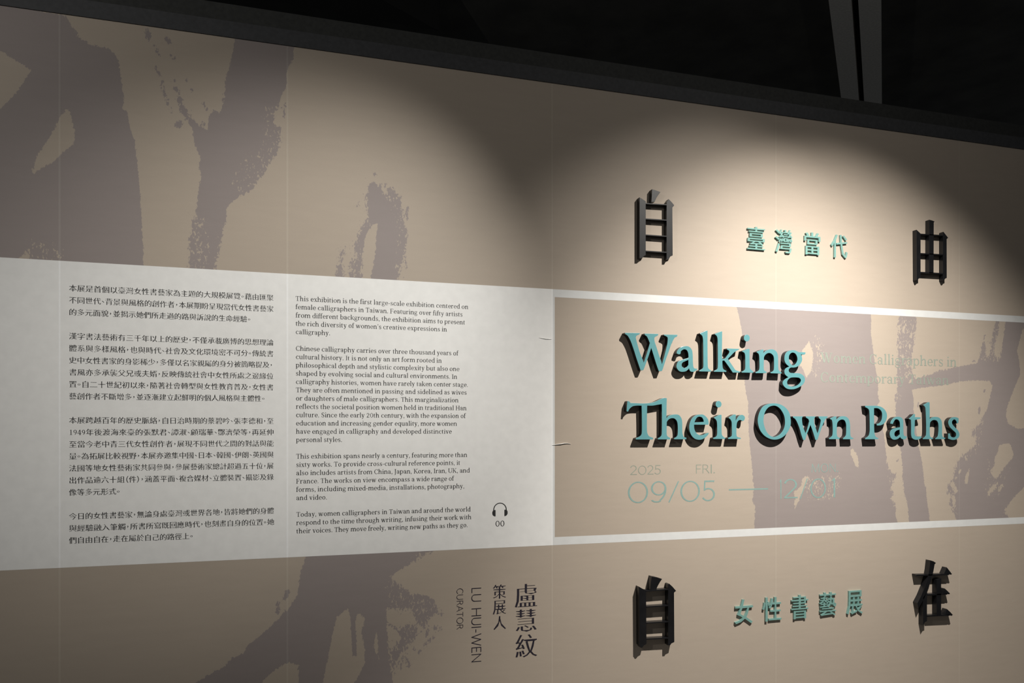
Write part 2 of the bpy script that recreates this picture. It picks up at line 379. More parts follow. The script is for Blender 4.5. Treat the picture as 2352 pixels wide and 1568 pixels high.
tag(new_obj('ceiling_duct', v, f, M['duct'], origin=(pts[1][0], pts[1][1], DH)), 'matt black angled duct under the ceiling at the top left of centre', 'duct')

# ------------------------------------------------------------------ white introduction panel
panel = tag(empty('text_panel', (unp(650, 990)[0], 0, Z_PB)), 'large white introduction panel of bilingual printed text on the tan wall', 'text panel')
def pobj(name, v, f, material, parent):
    o = new_obj(name, v, f, material)
    L_ = parent.location
    o.data.transform(__import__('mathutils').Matrix.Translation(-L_)); o.parent = parent
    return o
pe = [XL] + SEAMS[:3]
for k in range(3):
    v, f = wallrect(pe[k], Z_PB, pe[k + 1], Z_PT, -0.0008); pobj('paper_sheet', v, f, M['white'], panel)
for k in range(3):
    w = 0.0035 if k < 2 else 0.0028
    v, f = wallrect(SEAMS[k] - w, Z_PB, SEAMS[k] + w, Z_PT, -0.0010); pobj('paper_seam', v, f, M['white_seam'], panel)
o = ridge([(1238, 775.5), (1246, 777), (1254, 778.5), (1262, 779), (1267, 779)], 0.0012, M['white'], panel)
o.data.transform(__import__('mathutils').Matrix.Translation(-panel.location))
# ------------------------------------------------------------------ glyph building
def quad_line(x0, y0, x1, y1, w, h=None):
    """bar of horizontal width w running from (x0,y0) to (x1,y1)"""
    return [[(x0 - w / 2, y0), (x0 + w / 2, y0), (x1 + w / 2, y1), (x1 - w / 2, y1)]]
def rect(x0, y0, x1, y1): return [[(x0, y0), (x1, y0), (x1, y1), (x0, y1)]]
def thick(x0, y0, x1, y1, w):
    dx, dy = x1 - x0, y1 - y0; L = math.hypot(dx, dy); nx, ny = -dy / L * w / 2, dx / L * w / 2
    return [[(x0 - nx, y0 - ny), (x1 - nx, y1 - ny), (x1 + nx, y1 + ny), (x0 + nx, y0 + ny)]]
def arc(cx, cy, rx, ry, a0, a1, tx, ty, n=10):
    """elliptic band between angles (degrees); tx/ty = thickness at the sides / at top and bottom"""
    out = []; irx, iry = rx - tx, ry - ty
    for i in range(n):
        p, q = math.radians(a0 + (a1 - a0) * i / n), math.radians(a0 + (a1 - a0) * (i + 1) / n)
        out.append([(cx + irx * math.cos(p), cy + iry * math.sin(p)), (cx + rx * math.cos(p), cy + ry * math.sin(p)),
                    (cx + rx * math.cos(q), cy + ry * math.sin(q)), (cx + irx * math.cos(q), cy + iry * math.sin(q))])
    return out
def ring(cx, cy, rx, ry, tx, ty, n=18): return arc(cx, cy, rx, ry, 0, 360, tx, ty, n)
def disc(cx, cy, r): return [[(cx + r * math.cos(a), cy + r * math.sin(a)) for a in [2 * math.pi * i / 8 for i in range(8)]]]
ST, TN, SF = 102, 46, 40     # stem, thin, serif
XH, CH, AH, DE = 478, 670, 730, -205
def foot(xc, y=0, w=210): return rect(xc - w / 2, y, xc + w / 2, y + SF)
def flag(x, y): return [[(x - ST / 2 - 62, y - 45), (x - ST / 2, y - 75), (x + ST / 2, y), (x - ST / 2 + 10, y - 12)]]
def stem(x, y0, y1): return rect(x - ST / 2, y0, x + ST / 2, y1)
def arch(x0, x1, y=XH):     # shoulder joining stems at x0 and x1
    cx = (x0 + x1 + ST) / 2; rx = x1 + ST / 2 - cx
    return arc(cx - 8, y - 150, rx + 8, 162, 0, 165, ST, 62, 9) + stem(x1, 0, y - 150)
G = {}
G['a'] = (508, arc(225, 345, 185, 145, 0, 160, ST, 45, 8) + disc(85, 365, 45) + rect(322, 60, 410, 350) + arc(430, 60, 108, 66, 180, 300, 70, 45, 6) + arc(215, 138, 172, 148, 0, 360, 82, 42, 16) )
G['b'] = (563, stem(120, 10, AH) + flag(120, AH) + arc(300, 235, 230, 247, -160, 160, ST, 42, 16))
G['c'] = (485, arc(275, 235, 232, 247, 50, 320, ST + 4, 40, 14) + disc(400, 375, 46))
G['d'] = (566, arc(265, 235, 225, 247, 20, 340, ST, 42, 16) + stem(430, 0, AH) + flag(430, AH) + rect(430, 0, 540, SF))
G['e'] = (499, arc(262, 235, 222, 247, 0, 325, ST, 40, 16) + rect(70, 228, 480, 264))
G['f'] = (330, stem(135, 0, 590) + foot(135, 0, 240) + arc(250, 590, 159, 152, 60, 180, ST, 45, 7) + disc(315, 690, 42) + rect(30, XH - SF, 305, XH))
G['g'] = (526, ring(235, 315, 185, 168, 78, 38, 14) + rect(340, 420, 510, 462) + arc(150, 110, 95, 66, 90, 270, 62, 40, 6) + arc(260, -60, 225, 145, -180, 90, 58, 46, 12) + thick(140, 60, 360, 45, 75) + arc(190, -50, 155, 110, 100, 220, 52, 46, 6))
G['h'] = (585, stem(120, 0, AH) + flag(120, AH) + foot(120) + arch(120, 440) + foot(450, 0, 200))
G['i'] = (290, stem(148, 0, XH) + flag(148, XH) + foot(148) + disc(143, 640, 58))
G['j'] = (275, stem(150, -60, XH) + flag(150, XH) + arc(60, -60, 134, 140, -95, 0, ST, 45, 6) + disc(145, 640, 58))
G['k'] = (555, stem(120, 0, AH) + flag(120, AH) + foot(120) + quad_line(180, 215, 420, XH, 55) + quad_line(250, 290, 455, 0, 108) + rect(320, XH - SF, 520, XH) + rect(370, 0, 560, SF))
G['l'] = (286, stem(145, 0, AH) + flag(145, AH) + foot(145))
G['m'] = (873, stem(120, 0, XH) + flag(120, XH) + foot(120) + arch(120, 430) + foot(430, 0, 190) + arch(430, 740) + foot(745, 0, 200))
G['n'] = (585, stem(120, 0, XH) + flag(120, XH) + foot(120) + arch(120, 440) + foot(450, 0, 200))
G['o'] = (544, ring(272, 237, 232, 249, ST + 4, 40))
G['p'] = (568, stem(120, DE, XH) + flag(120, XH) + foot(125, DE, 225) + arc(300, 235, 230, 247, -160, 160, ST, 42, 16))
G['q'] = (556, arc(265, 235, 225, 247, 20, 340, ST, 42, 16) + stem(430, DE, XH) + foot(430, DE, 225))
G['r'] = (421, stem(125, 0, XH) + flag(125, XH) + foot(130, 0, 235) + arc(300, 300, 165, 180, 65, 170, 55, 60, 6) + disc(355, 430, 50))
G['s'] = (442, arc(218, 352, 155, 136, 35, 235, 80, 40, 9) + arc(225, 128, 168, 138, -145, 60, 82, 42, 9) + thick(110, 300, 320, 185, 82) + rect(330, 335, 364, 470) + rect(60, 10, 94, 150))
G['t'] = (350, stem(135, 110, XH) + [[(91, XH), (179, XH), (179, 605), (150, 605)]] + rect(25, XH - SF, 310, XH) + arc(210, 110, 119, 122, 180, 300, ST, 45, 7))
G['u'] = (580, stem(125, 140, XH) + flag(125, XH) + arc(260, 145, 179, 157, 180, 320, ST, 55, 8) + stem(430, 0, XH) + flag(430, XH) + rect(430, 0, 540, SF))
G['v'] = (515, quad_line(115, XH, 265, 0, 104) + quad_line(420, XH, 275, 0, 52) + rect(15, XH - SF, 230, XH) + rect(330, XH - SF, 500, XH))
G['w'] = (781, quad_line(110, XH, 245, 0, 100) + quad_line(395, XH, 255, 0, 52) + quad_line(370, XH, 520, 0, 100) + quad_line(680, XH, 530, 0, 52) + rect(15, XH - SF, 215, XH) + rect(295, XH - SF, 470, XH) + rect(600, XH - SF, 765, XH))
G['x'] = (511, quad_line(120, XH, 400, 0, 108) + quad_line(400, XH, 110, 0, 50) + rect(20, XH - SF, 230, XH) + rect(310, XH - SF, 490, XH) + rect(15, 0, 205, SF) + rect(290, 0, 500, SF))
G['y'] = (516, quad_line(115, XH, 270, 10, 104) + quad_line(420, XH, 215, -150, 52) + rect(15, XH - SF, 230, XH) + rect(335, XH - SF, 500, XH) + arc(150, -120, 90, 85, -110, 0, 60, 50, 5) + disc(110, -160, 50))
G['z'] = (462, rect(55, XH - 40, 415, XH) + rect(40, 0, 425, 40) + quad_line(350, XH - 30, 105, 30, 112) + rect(45, XH - 130, 75, XH) + rect(395, 0, 428, 140))
def cst(x, y0=0, y1=CH): return rect(x - 47, y0, x + 47, y1)
def cf(x, w=240): return foot(x, 0, w) + rect(x - w / 2, CH - SF, x + w / 2, CH)
G['T'] = (619, cst(310) + foot(310, 0, 270) + rect(30, CH - 42, 590, CH) + rect(30, CH - 170, 66, CH) + rect(554, CH - 170, 590, CH))
G['C'] = (630, arc(345, 335, 300, 350, 42, 318, 100, 44, 18) + rect(545, 470, 582, 660) + rect(552, 20, 580, 130))
G['F'] = (560, cst(140) + cf(140) + rect(140, CH - 42, 520, CH) + rect(140, 330, 400, 370) + rect(484, CH - 170, 520, CH) + rect(376, 270, 406, 430))
G['H'] = (728, cst(150) + cf(150) + cst(575) + cf(575) + rect(150, 328, 575, 370))
G['I'] = (308, cst(154) + cf(154))
G['J'] = (340, cst(180, -20) + rect(60, CH - SF, 300, CH) + arc(60, -20, 167, 170, -90, 0, 94, 45, 6))
G['K'] = (690, cst(145) + cf(145) + quad_line(200, 270, 530, CH, 58) + quad_line(300, 370, 590, 0, 118) + rect(430, CH - SF, 660, CH) + rect(480, 0, 700, SF))
G['S'] = (527, arc(262, 490, 195, 190, 40, 240, 96, 44, 10) + arc(270, 180, 205, 192, -140, 60, 98, 44, 10) + thick(140, 410, 390, 265, 98) + rect(420, 480, 454, 660) + rect(62, 10, 96, 200))
G['U'] = (690, cst(140, 200) + rect(25, CH - SF, 255, CH) + arc(350, 220, 257, 232, 180, 360, 94, 50, 12) + rect(566, 210, 607, CH) + rect(480, CH - SF, 690, CH))
G['W'] = (960, quad_line(130, CH, 315, 0, 112) + quad_line(480, CH, 325, 0, 54) + quad_line(440, CH, 640, 0, 112) + quad_line(830, CH, 650, 0, 54) + rect(10, CH - SF, 250, CH) + rect(330, CH - SF, 570, CH) + rect(730, CH - SF, 940, CH))
G['0'] = (530, ring(265, 325, 215, 337, 86, 38, 20))
G['1'] = (530, cst(275, 0, 650) + foot(275, 0, 290) + [[(120, 540), (228, 590), (322, 650), (230, 640)]])
G['2'] = (530, arc(250, 470, 195, 180, -15, 165, 90, 42, 10) + quad_line(385, 430, 120, 40, 95) + rect(60, 0, 460, 72) + disc(95, 500, 46))
G['4'] = (530, cst(345, 0, 650) + foot(345, 0, 240) + rect(30, 165, 500, 215) + quad_line(315, 650, 60, 190, 55))
G['5'] = (530, rect(110, 590, 430, 650) + rect(110, 350, 145, 640) + arc(235, 205, 215, 212, -140, 130, 92, 42, 12))
G['9'] = (530, ring(260, 445, 200, 202, 86, 40, 16) + arc(150, 445, 310, 440, -75, 5, 88, 40, 10))
G['.'] = (240, disc(120, 48, 56))
G[','] = (240, disc(120, 48, 56) + thick(150, 30, 95, -120, 50))
G["'"] = (240, disc(120, 650, 54) + thick(150, 630, 100, 490, 48))
G['-'] = (330, rect(40, 215, 290, 270))
G[' '] = (235, [])

# light wide display capitals and figures (dates, curator's name); box 0..700 high
def wd(w=46): return w
T_ = {}
T_['0'] = (720, ring(360, 350, 350, 362, 62, 40, 28))
T_['O'] = (760, ring(380, 350, 362, 362, 58, 44, 28))
T_['9'] = (560, ring(275, 470, 250, 242, 60, 38, 24) + arc(150, 440, 375, 450, -62, 8, 60, 44, 12) + arc(210, 110, 190, 122, 200, 322, 60, 42, 9))
T_['5'] = (520, rect(90, 640, 440, 690) + thick(105, 690, 85, 350, 48) + arc(220, 215, 250, 225, -150, 125, 66, 44, 18) + [[(400, 640), (440, 690), (455, 690), (430, 630)]])
T_['2'] = (500, arc(235, 490, 205, 212, -30, 165, 58, 42, 14) + thick(405, 410, 60, 30, 50) + rect(40, 0, 460, 48))
T_['1'] = (200, rect(75, 0, 130, 700) + thick(100, 680, 20, 600, 40))
T_['/'] = (360, thick(20, -20, 340, 720, 40))
T_['.'] = (150, disc(75, 40, 44))
T_['F'] = (460, rect(40, 0, 92, 700) + rect(40, 655, 430, 700) + rect(40, 345, 370, 388))
T_['R'] = (560, rect(40, 0, 92, 700) + rect(40, 656, 260, 700) + rect(40, 330, 280, 372) + arc(255, 515, 190, 185, -90, 90, 56, 43, 12) + thick(270, 350, 520, 0, 56))
T_['I'] = (140, rect(42, 0, 96, 700))
T_['M'] = (820, thick(70, 0, 110, 700, 46) + thick(110, 690, 405, 20, 52) + thick(405, 20, 700, 690, 40) + thick(700, 700, 750, 0, 52))
T_['N'] = (680, rect(40, 0, 84, 700) + thick(62, 690, 618, 10, 56) + rect(596, 0, 640, 700))
T_['L'] = (440, rect(40, 0, 92, 700) + rect(40, 0, 410, 44))
T_['U'] = (640, rect(40, 220, 92, 700) + arc(315, 230, 275, 242, 180, 360, 52, 44, 14) + rect(546, 220, 590, 700))
T_['H'] = (680, rect(40, 0, 92, 700) + rect(588, 0, 640, 700) + rect(60, 340, 620, 384))
T_['-'] = (320, rect(40, 290, 280, 334))
T_['W'] = (960, thick(30, 700, 260, 0, 54) + thick(260, 0, 470, 690, 40) + thick(470, 690, 700, 0, 54) + thick(700, 0, 930, 700, 40))
T_['E'] = (480, rect(40, 0, 92, 700) + rect(40, 656, 430, 700) + rect(40, 345, 390, 388) + rect(40, 0, 440, 44))
T_['C'] = (640, arc(370, 350, 345, 362, 42, 318, 58, 44, 20))
T_['A'] = (620, thick(20, 0, 310, 700, 42) + thick(310, 700, 600, 0, 54) + rect(130, 220, 490, 262))
T_['T'] = (560, rect(254, 0, 306, 700) + rect(20, 656, 540, 700))
T_[' '] = (330, [])

class Ink:
    """collects flat glyph faces lying on the wall; build() makes one mesh"""
    def __init__(s): s.V = []; s.F = []
    def add(s, pts, y):
        y -= 5e-6 * (len(s.F) % 60)      # layered ink, never exactly coplanar
        n = len(s.V); s.V += [(p[0], y, p[1]) for p in pts]
        a = sum(pts[i][0] * pts[(i + 1) % len(pts)][1] - pts[(i + 1) % len(pts)][0] * pts[i][1] for i in range(len(pts)))
        idx = tuple(range(n, n + len(pts)))
        s.F.append(idx if a > 0 else idx[::-1])
    def build(s, name, material, parent):
        return pobj(name, s.V, s.F, material, parent)
TY = -0.0011
def natural(text, font): return sum(font[c][0] for c in text)
def set_line(ink, text, font, xl, xr, zb, em, y=None):
    y = TY if y is None else y
    """text from wall X xl to xr, baseline at height zb, em size in metres"""
    tot = natural(text, font) - 40; k = (xr - xl) / tot; x = xl - 20 * k
    for c in text:
        w, qs = font[c]
        for q in qs: ink.add([(x + p[0] * k, zb + p[1] * em / 1000) for p in q], y)
        x += w * k
    return k * 1000
def set_box(ink, glyph, x0, x1, z0, z1, y=None, hmax=None):
    y = TY if y is None else y
    w, qs = glyph; xs = [p[0] for q in qs for p in q]; zs = [p[1] for q in qs for p in q]
    a, b2, c, d = min(xs), max(xs), min(zs), max(zs)
    for q in qs: ink.add([(x0 + (p[0] - a) / (b2 - a) * (x1 - x0), z0 + (p[1] - c) / (d - c) * (z1 - z0)) for p in q], y)

# Chinese characters come from the program's own default font
_cache = {}
def cjk(ch, offset=0.0):
    key = (ch, offset)
    if key in _cache: return _cache[key]
    cu = bpy.data.curves.new('tmp_text', 'FONT'); cu.body = ch; cu.size = 1.0; cu.resolution_u = 2; cu.offset = offset
    ob = bpy.data.objects.new('tmp_text', cu); COL.objects.link(ob)
    me = bpy.data.meshes.new_from_object(ob.evaluated_get(bpy.context.evaluated_depsgraph_get()))
    vs_ = [(v.co.x, v.co.y) for v in me.vertices]; fs = [tuple(p.vertices) for p in me.polygons]
    bpy.data.objects.remove(ob); bpy.data.curves.remove(cu); bpy.data.meshes.remove(me)
    _cache[key] = (vs_, fs); return _cache[key]
_edges = {}
def prefetch(chars, offset, ox=0.011, oy=-0.017):
    """Song-style contrast: every outline point is moved along its normal, inwards for the
    horizontals (thinner) and slightly outwards for the verticals (heavier)"""
    obs = []
    for ch in chars:
        cu = bpy.data.curves.new('tmp_text', 'FONT'); cu.body = ch; cu.size = 1.0; cu.resolution_u = 2
        ob = bpy.data.objects.new('tmp_text', cu); COL.objects.link(ob); obs.append((ch, ob, cu))
    dg = bpy.context.evaluated_depsgraph_get(); dg.update()
    for ch, ob, cu in obs:
        me = bpy.data.meshes.new_from_object(ob.evaluated_get(dg))
        vs_ = [(v.co.x, v.co.y) for v in me.vertices]; fs = [tuple(p.vertices) for p in me.polygons]
        bpy.data.meshes.remove(me)
        # weld equal points, then find the outline
        key = {}; rep = []
        for i, v in enumerate(vs_):
            k = (round(v[0], 5), round(v[1], 5)); rep.append(key.setdefault(k, i))
        cnt = {}
        for f in fs:
            ar = sum(vs_[f[i]][0] * vs_[f[(i + 1) % len(f)]][1] - vs_[f[(i + 1) % len(f)]][0] * vs_[f[i]][1] for i in range(len(f)))
            g = [rep[i] for i in (f if ar > 0 else f[::-1])]
            for i in range(len(g)):
                cnt[(g[i], g[(i + 1) % len(g)])] = cnt.get((g[i], g[(i + 1) % len(g)]), 0) + 1
        nrm = {}
        for (a, b2), c in cnt.items():
            if (b2, a) in cnt or a == b2: continue
            dx, dy = vs_[b2][0] - vs_[a][0], vs_[b2][1] - vs_[a][1]; L = math.hypot(dx, dy)
            if L < 1e-6: continue
            for q in (a, b2): nrm.setdefault(q, []).append((dy / L, -dx / L))
        out = []
        for i, v in enumerate(vs_):
            ns = nrm.get(rep[i], [])
            if len(ns) >= 2:
                n1, n2 = ns[0], ns[1]; d = 1 + n1[0] * n2[0] + n1[1] * n2[1]
                s = 1 / max(d, 0.45); mx, my = (n1[0] + n2[0]) * s, (n1[1] + n2[1]) * s
            else: mx = my = 0
            out.append((v[0] + mx * ox, v[1] + my * oy))
        _cache[(ch, offset)] = (out, fs)
        _edges[(ch, offset)] = [e for e in cnt if (e[1], e[0]) not in cnt and e[0] != e[1]]
    for ch, ob, cu in obs: bpy.data.objects.remove(ob); bpy.data.curves.remove(cu)
# ------------------------------------------------------------------ printed paragraphs
ZH = [
 (0, "本展是首個以臺灣女性書藝家為主題的大規模展覽。藉由匯聚", 628), (1, "不同世代、背景與風格的創作者，本展期盼呈現當代女性書藝家", 628),
 (2, "的多元面貌，並揭示她們所走過的路與訴說的生命經驗。", 576),
 (4, "漢字書法藝術有三千年以上的歷史，不僅承載廣博的思想理論", 628), (5, "體系與多樣風格，也與時代、社會及文化環境密不可分。傳統書", 628),
 (6, "史中女性書家的身影稀少，多僅以名家親屬的身分被簡略提及，", 627), (7, "書風亦多承襲父兄或夫婿，反映傳統社會中女性所處之邊緣位", 628),
 (8, "置。自二十世紀初以來，隨著社會轉型與女性教育普及，女性書", 628), (9, "藝創作者不斷增多，並逐漸建立起鮮明的個人風格與主體性。", 608.5),
 (11, "本展跨越百年的歷史脈絡，自日治時期的蔡碧吟、張李德和，至", 628.5), (12, "1949年後渡海來臺的張默君、譚淑、顧瑞華、酆濟榮等，再延伸", 628.5),
 (13, "至當今老中青三代女性創作者，展現不同世代之間的對話與能", 628.5), (14, "量。為拓展比較視野，本展亦邀集中國、日本、韓國、伊朗、英國與", 628.5),
 (15, "法國等地女性藝術家共同參與，參展藝術家總計超過五十位，展", 628.5), (16, "出作品逾六十組（件），涵蓋平面、複合媒材、立體裝置、攝影及錄", 628.5),
 (17, "像等多元形式。", 276),
 (19, "今日的女性書藝家，無論身處臺灣或世界各地，皆將她們的身體", 629), (20, "與經驗融入筆觸，所書所寫既回應時代，也刻畫自身的位置。她", 629.5),
 (21, "們自由自在，走在屬於自己的路徑上。", 444)]
OFFS = -0.016
prefetch(sorted(set(''.join(l[1] for l in ZH)) - set('0123456789')) + list('盧慧紋策展人'), OFFS)
def zh_glyph(ink, ch, x, z, em, wx, y=TY, song=True, dx=0.019):
    vs_, fs = cjk(ch, OFFS)
    for k, sh in enumerate((0,)):
        for f in fs:
            ink.add([(x + (vs_[i][0] + sh) * wx, z + vs_[i][1] * em) for i in f], y - 0.00002 * k)
HALF = {'，': .52, '。': .52, '、': .5, '（': .5, '）': .5}
def zh_line(ink, text, xl, xr, zc, em):
    adv = [HALF.get(c, 0.5 if c.isdigit() else 1.0) for c in text]
    k = (xr - xl) / (sum(adv) - 0.08); x = xl - 0.04 * k
    for c, a in zip(text, adv):
        if c.isdigit():
            w, qs = G[c]
            for q in qs: ink.add([(x + p[0] / 1060 * k, zc - 0.36 * em + p[1] / 1000 * em * 1.05) for p in q], TY)
        elif c in '，。、':     # raised to the middle of the line
            zh_glyph(ink, c, x + (0.06 if c != '，' else 0.0) * k, zc - 0.12 * em + (0.0 if c != '，' else 0.02) * em, em * .95, k * .95, song=False)
        elif c == '（': zh_glyph(ink, c, x - 0.5 * k, zc - 0.38 * em, em, k, song=False)
        else: zh_glyph(ink, c, x, zc - 0.38 * em, em, k)
        x += a * k
ZH_Z0 = unp(159, 661)[1]; ZH_P = (unp(159, 661)[1] - unp(159, 1240.7)[1]) / 21
paras = {'first': (0, 2), 'second': (4, 9), 'third': (11, 17), 'fourth': (19, 21)}
EM_ZH = 0.0292
for nm, (a, b2) in paras.items():
    ink = Ink()
    for row, text, xr in ZH:
        if a <= row <= b2: zh_line(ink, text, unp(159, 900)[0], unp(xr, 900)[0], ZH_Z0 - row * ZH_P, EM_ZH)
    tag(ink.build('printed_paragraph', M['text'], panel), '%s Chinese paragraph, in the left column of the white panel' % nm)
EN = [
 (0, "This exhibition is the first large-scale exhibition centered on", 1075.5), (1, "female calligraphers in Taiwan. Featuring over fifty artists", 1062.5),
 (2, "from different backgrounds, the exhibition aims to present", 1068), (3, "the rich diversity of women's creative expressions in", 1026.5), (4, "calligraphy.", 758.5),
 (6, "Chinese calligraphy carries over three thousand years of", 1052.5), (7, "cultural history. It is not only an art form rooted in", 1014.5),
 (8, "philosophical depth and stylistic complexity but also one", 1055), (9, "shaped by evolving social and cultural environments. In", 1050),
 (10, "calligraphy histories, women have rarely taken center stage.", 1075), (11, "They are often mentioned in passing and sidelined as wives", 1072),
 (12, "or daughters of male calligraphers. This marginalization", 1053), (13, "reflects the societal position women held in traditional Han", 1071.5),
 (14, "culture. Since the early 20th century, with the expansion of", 1069.5), (15, "education and increasing gender equality, more women", 1049.5),
 (16, "have engaged in calligraphy and developed distinctive", 1037.5), (17, "personal styles.", 786),
 (19, "This exhibition spans nearly a century, featuring more than", 1073), (20, "sixty works. To provide cross-cultural reference points, it", 1057),
 (21, "also includes artists from China, Japan, Korea, Iran, UK, and", 1079), (22, "France. The works on view encompass a wide range of", 1042.5),
 (23, "forms, including mixed-media, installations, photography,", 1066.5), (24, "and video.", 751.5),
 (26, "Today, women calligraphers in Taiwan and around the world", 1081), (27, "respond to the time through writing, infusing their work with", 1082.5),
 (28, "their voices. They move freely, writing new paths as they go.", 1074.5)]
EN_Z0 = unp(679, 690.6)[1]; EN_P = (EN_Z0 - unp(680, 1224.5)[1]) / 28
EM_EN = EN_P / 1.19
for nm, (a, b2) in {'first': (0, 4), 'second': (6, 17), 'third': (19, 24), 'fourth': (26, 28)}.items():
    ink = Ink()
    for row, text, xr in EN:
        if a <= row <= b2: set_line(ink, text, G, unp(679 + row * .06, 900)[0], unp(xr, 900)[0], EN_Z0 - row * EN_P, EM_EN)
    tag(ink.build('printed_paragraph', M['text'], panel), '%s English paragraph, in the right column of the white panel' % nm)
# headphones symbol and number
ink = Ink()
hx0, hx1 = unp(1130.5, 1180)[0], unp(1166, 1180)[0]; hz1, hz0 = unp(1148, 1154)[1], unp(1148, 1185)[1]
hw, hh = hx1 - hx0, hz1 - hz0
for q in arc(500, 480, 435, 520, 0, 180, 60, 62, 20) + rect(65, 380, 125, 490) + rect(875, 380, 935, 490) + \
        [[(70, 470), (215, 470), (215, 0), (150, 0), (60, 60), (5, 170), (5, 330)], [(930, 470), (785, 470), (785, 0), (850, 0), (940, 60), (995, 170), (995, 330)]]:
    ink.add([(hx0 + p[0] / 1000 * hw, hz0 + p[1] / 1000 * hh) for p in q], TY)
tag(ink.build('headphones_symbol', M['text'], panel), 'black audio guide headphones symbol')
ink = Ink()
for a, b2 in ((1138.2, 1147.3), (1149.3, 1158.5)):
    set_box(ink, (0, ring(50, 50, 50, 50, 19, 8, 20)), unp(a, 1200)[0], unp(b2, 1200)[0], unp(1148, 1208.6)[1], unp(1148, 1195.2)[1])
tag(ink.build('printed_number', M['text'], panel), 'audio guide number 00 under the headphones')

TY = -0.0008
# ------------------------------------------------------------------ curator's name (upright columns)
cur = tag(empty('curator_lettering', (unp(1140, 1500)[0], 0, unp(1140, 1521)[1])), 'dark upright curator credit lettering on the tan wall below the white panel', 'wall lettering')
def column(chars, boxes, label):
    for ch, (x0, y0, x1, y1) in zip(chars, boxes):
        ink = Ink()
        vs_, fs = cjk(ch, OFFS); xs = [v[0] for v in vs_]; ys = [v[1] for v in vs_]
        a, b2, c, d = min(xs), max(xs), min(ys), max(ys); xc = (x0 + x1) / 2; yc = (y0 + y1) / 2
        X0, X1, Z0, Z1 = unp(x0, yc)[0], unp(x1, yc)[0], unp(xc, y1)[1], unp(xc, y0)[1]
        for sh in (0,):
            for f in fs: ink.add([(X0 + (vs_[i][0] + sh - a) / (b2 - a) * (X1 - X0), Z0 + (vs_[i][1] - c) / (d - c) * (Z1 - Z0)) for i in f], TY - abs(sh) * .001)
        tag(ink.build('printed_character', M['navy'], cur), label)
column('盧慧紋', [(1182.5, 1340.5, 1233.5, 1393), (1184.5, 1398.5, 1232.5, 1450), (1184, 1456.5, 1234, 1508.5)], 'character of the large Chinese name column')
column('策展人', [(1132, 1342, 1162.5, 1374), (1132, 1378.6, 1162.5, 1410), (1133.5, 1414.5, 1162, 1445)], 'character of the smaller Chinese column')
def side_text(text, x0, x1, y0, y1, label):
    """latin capitals turned a quarter clockwise, reading downwards"""
    XB, XT = unp(x0, (y0 + y1) / 2)[0], unp(x1, (y0 + y1) / 2)[0]
    ZA, ZE = unp((x0 + x1) / 2, y0)[1], unp((x0 + x1) / 2, y1)[1]
    gap = 60; tot = sum(T_[c][0] + gap for c in text) - gap; pos = 0
    for c in text:
        w, qs = T_[c]; ink = Ink()
        for sh in (-9, 9):
            for q in qs: ink.add([(XB + (p[1] + sh) / 700 * (XT - XB), ZA + (pos + p[0] - sh) / tot * (ZE - ZA)) for p in q], TY)
        pos += w + gap
        if qs: tag(ink.build('printed_letter', M['navy'], cur), label)
side_text('LU HUI-WEN', 1083, 1105, 1348.7, 1520.5, 'capital of the larger sideways column')
side_text('CURATOR', 1049, 1063.5, 1350.4, 1445, 'capital of the smaller sideways column')

# ------------------------------------------------------------------ dates and subtitle in the title frame
dates = tag(empty('date_lettering', (unp(1660, 1150)[0], 0, unp(1660, 1155)[1])), 'large thin grey-teal date lettering below the raised title words', 'wall lettering')
def boxes(items, material, parent, label, name='printed_numeral'):
    for ch, x0, y0, x1, y1 in items:
        xc, yc = (x0 + x1) / 2, (y0 + y1) / 2; ink = Ink()
        set_box(ink, T_[ch] if isinstance(ch, str) else ch, unp(x0, yc)[0], unp(x1, yc)[0], unp(xc, y1)[1], unp(xc, y0)[1])
        tag(ink.build(name, material, parent), label)
boxes([('0', 1442, 1105.5, 1488.5, 1155), ('9', 1495, 1104.5, 1530.5, 1153.5), ('/', 1535, 1104.5, 1559.5, 1153.5), ('0', 1562.5, 1103.5, 1607.5, 1152),
       ('5', 1612.5, 1103, 1642, 1150.5), ((0, rect(0, 0, 100, 10)), 1674, 1121.7, 1764, 1124.9),
       ('1', 1790, 1100.5, 1794.5, 1145.5), ('2', 1800.5, 1099.5, 1832, 1144), ('/', 1837, 1098, 1855, 1146), ('0', 1861, 1098.5, 1897, 1143.5), ('1', 1910, 1097.5, 1918, 1142)],
      M['date_ink'], dates, 'large thin teal numeral or mark of the date')
boxes([('2', 1447.6, 1068.5, 1463, 1090), ('0', 1465.5, 1069, 1484.5, 1089.8), ('2', 1487, 1068, 1501, 1089), ('5', 1503, 1067.6, 1517.5, 1089)], M['small_ink'], dates, 'small numeral of the year')
boxes([('F', 1598.5, 1066.6, 1611, 1087), ('R', 1613.5, 1066.4, 1629.5, 1086.8), ('I', 1632.3, 1066.2, 1634.8, 1086.6), ('.', 1638.6, 1083.6, 1641.8, 1086.6)], M['small_ink'], dates, 'small letter above the opening date')
boxes([('M', 1864, 1064.6, 1882, 1084.5), ('0', 1885, 1064.3, 1902, 1084.3), ('N', 1905.5, 1064, 1919, 1083.8), ('.', 1922, 1080.7, 1925, 1083.6)], M['date_ink'], dates, 'faint small letter above the closing date')
sub = tag(empty('subtitle_lettering', (unp(2040, 870)[0], 0, unp(2040, 885)[1])), 'pale sage two-line subtitle to the right of the upper raised title word', 'wall lettering')
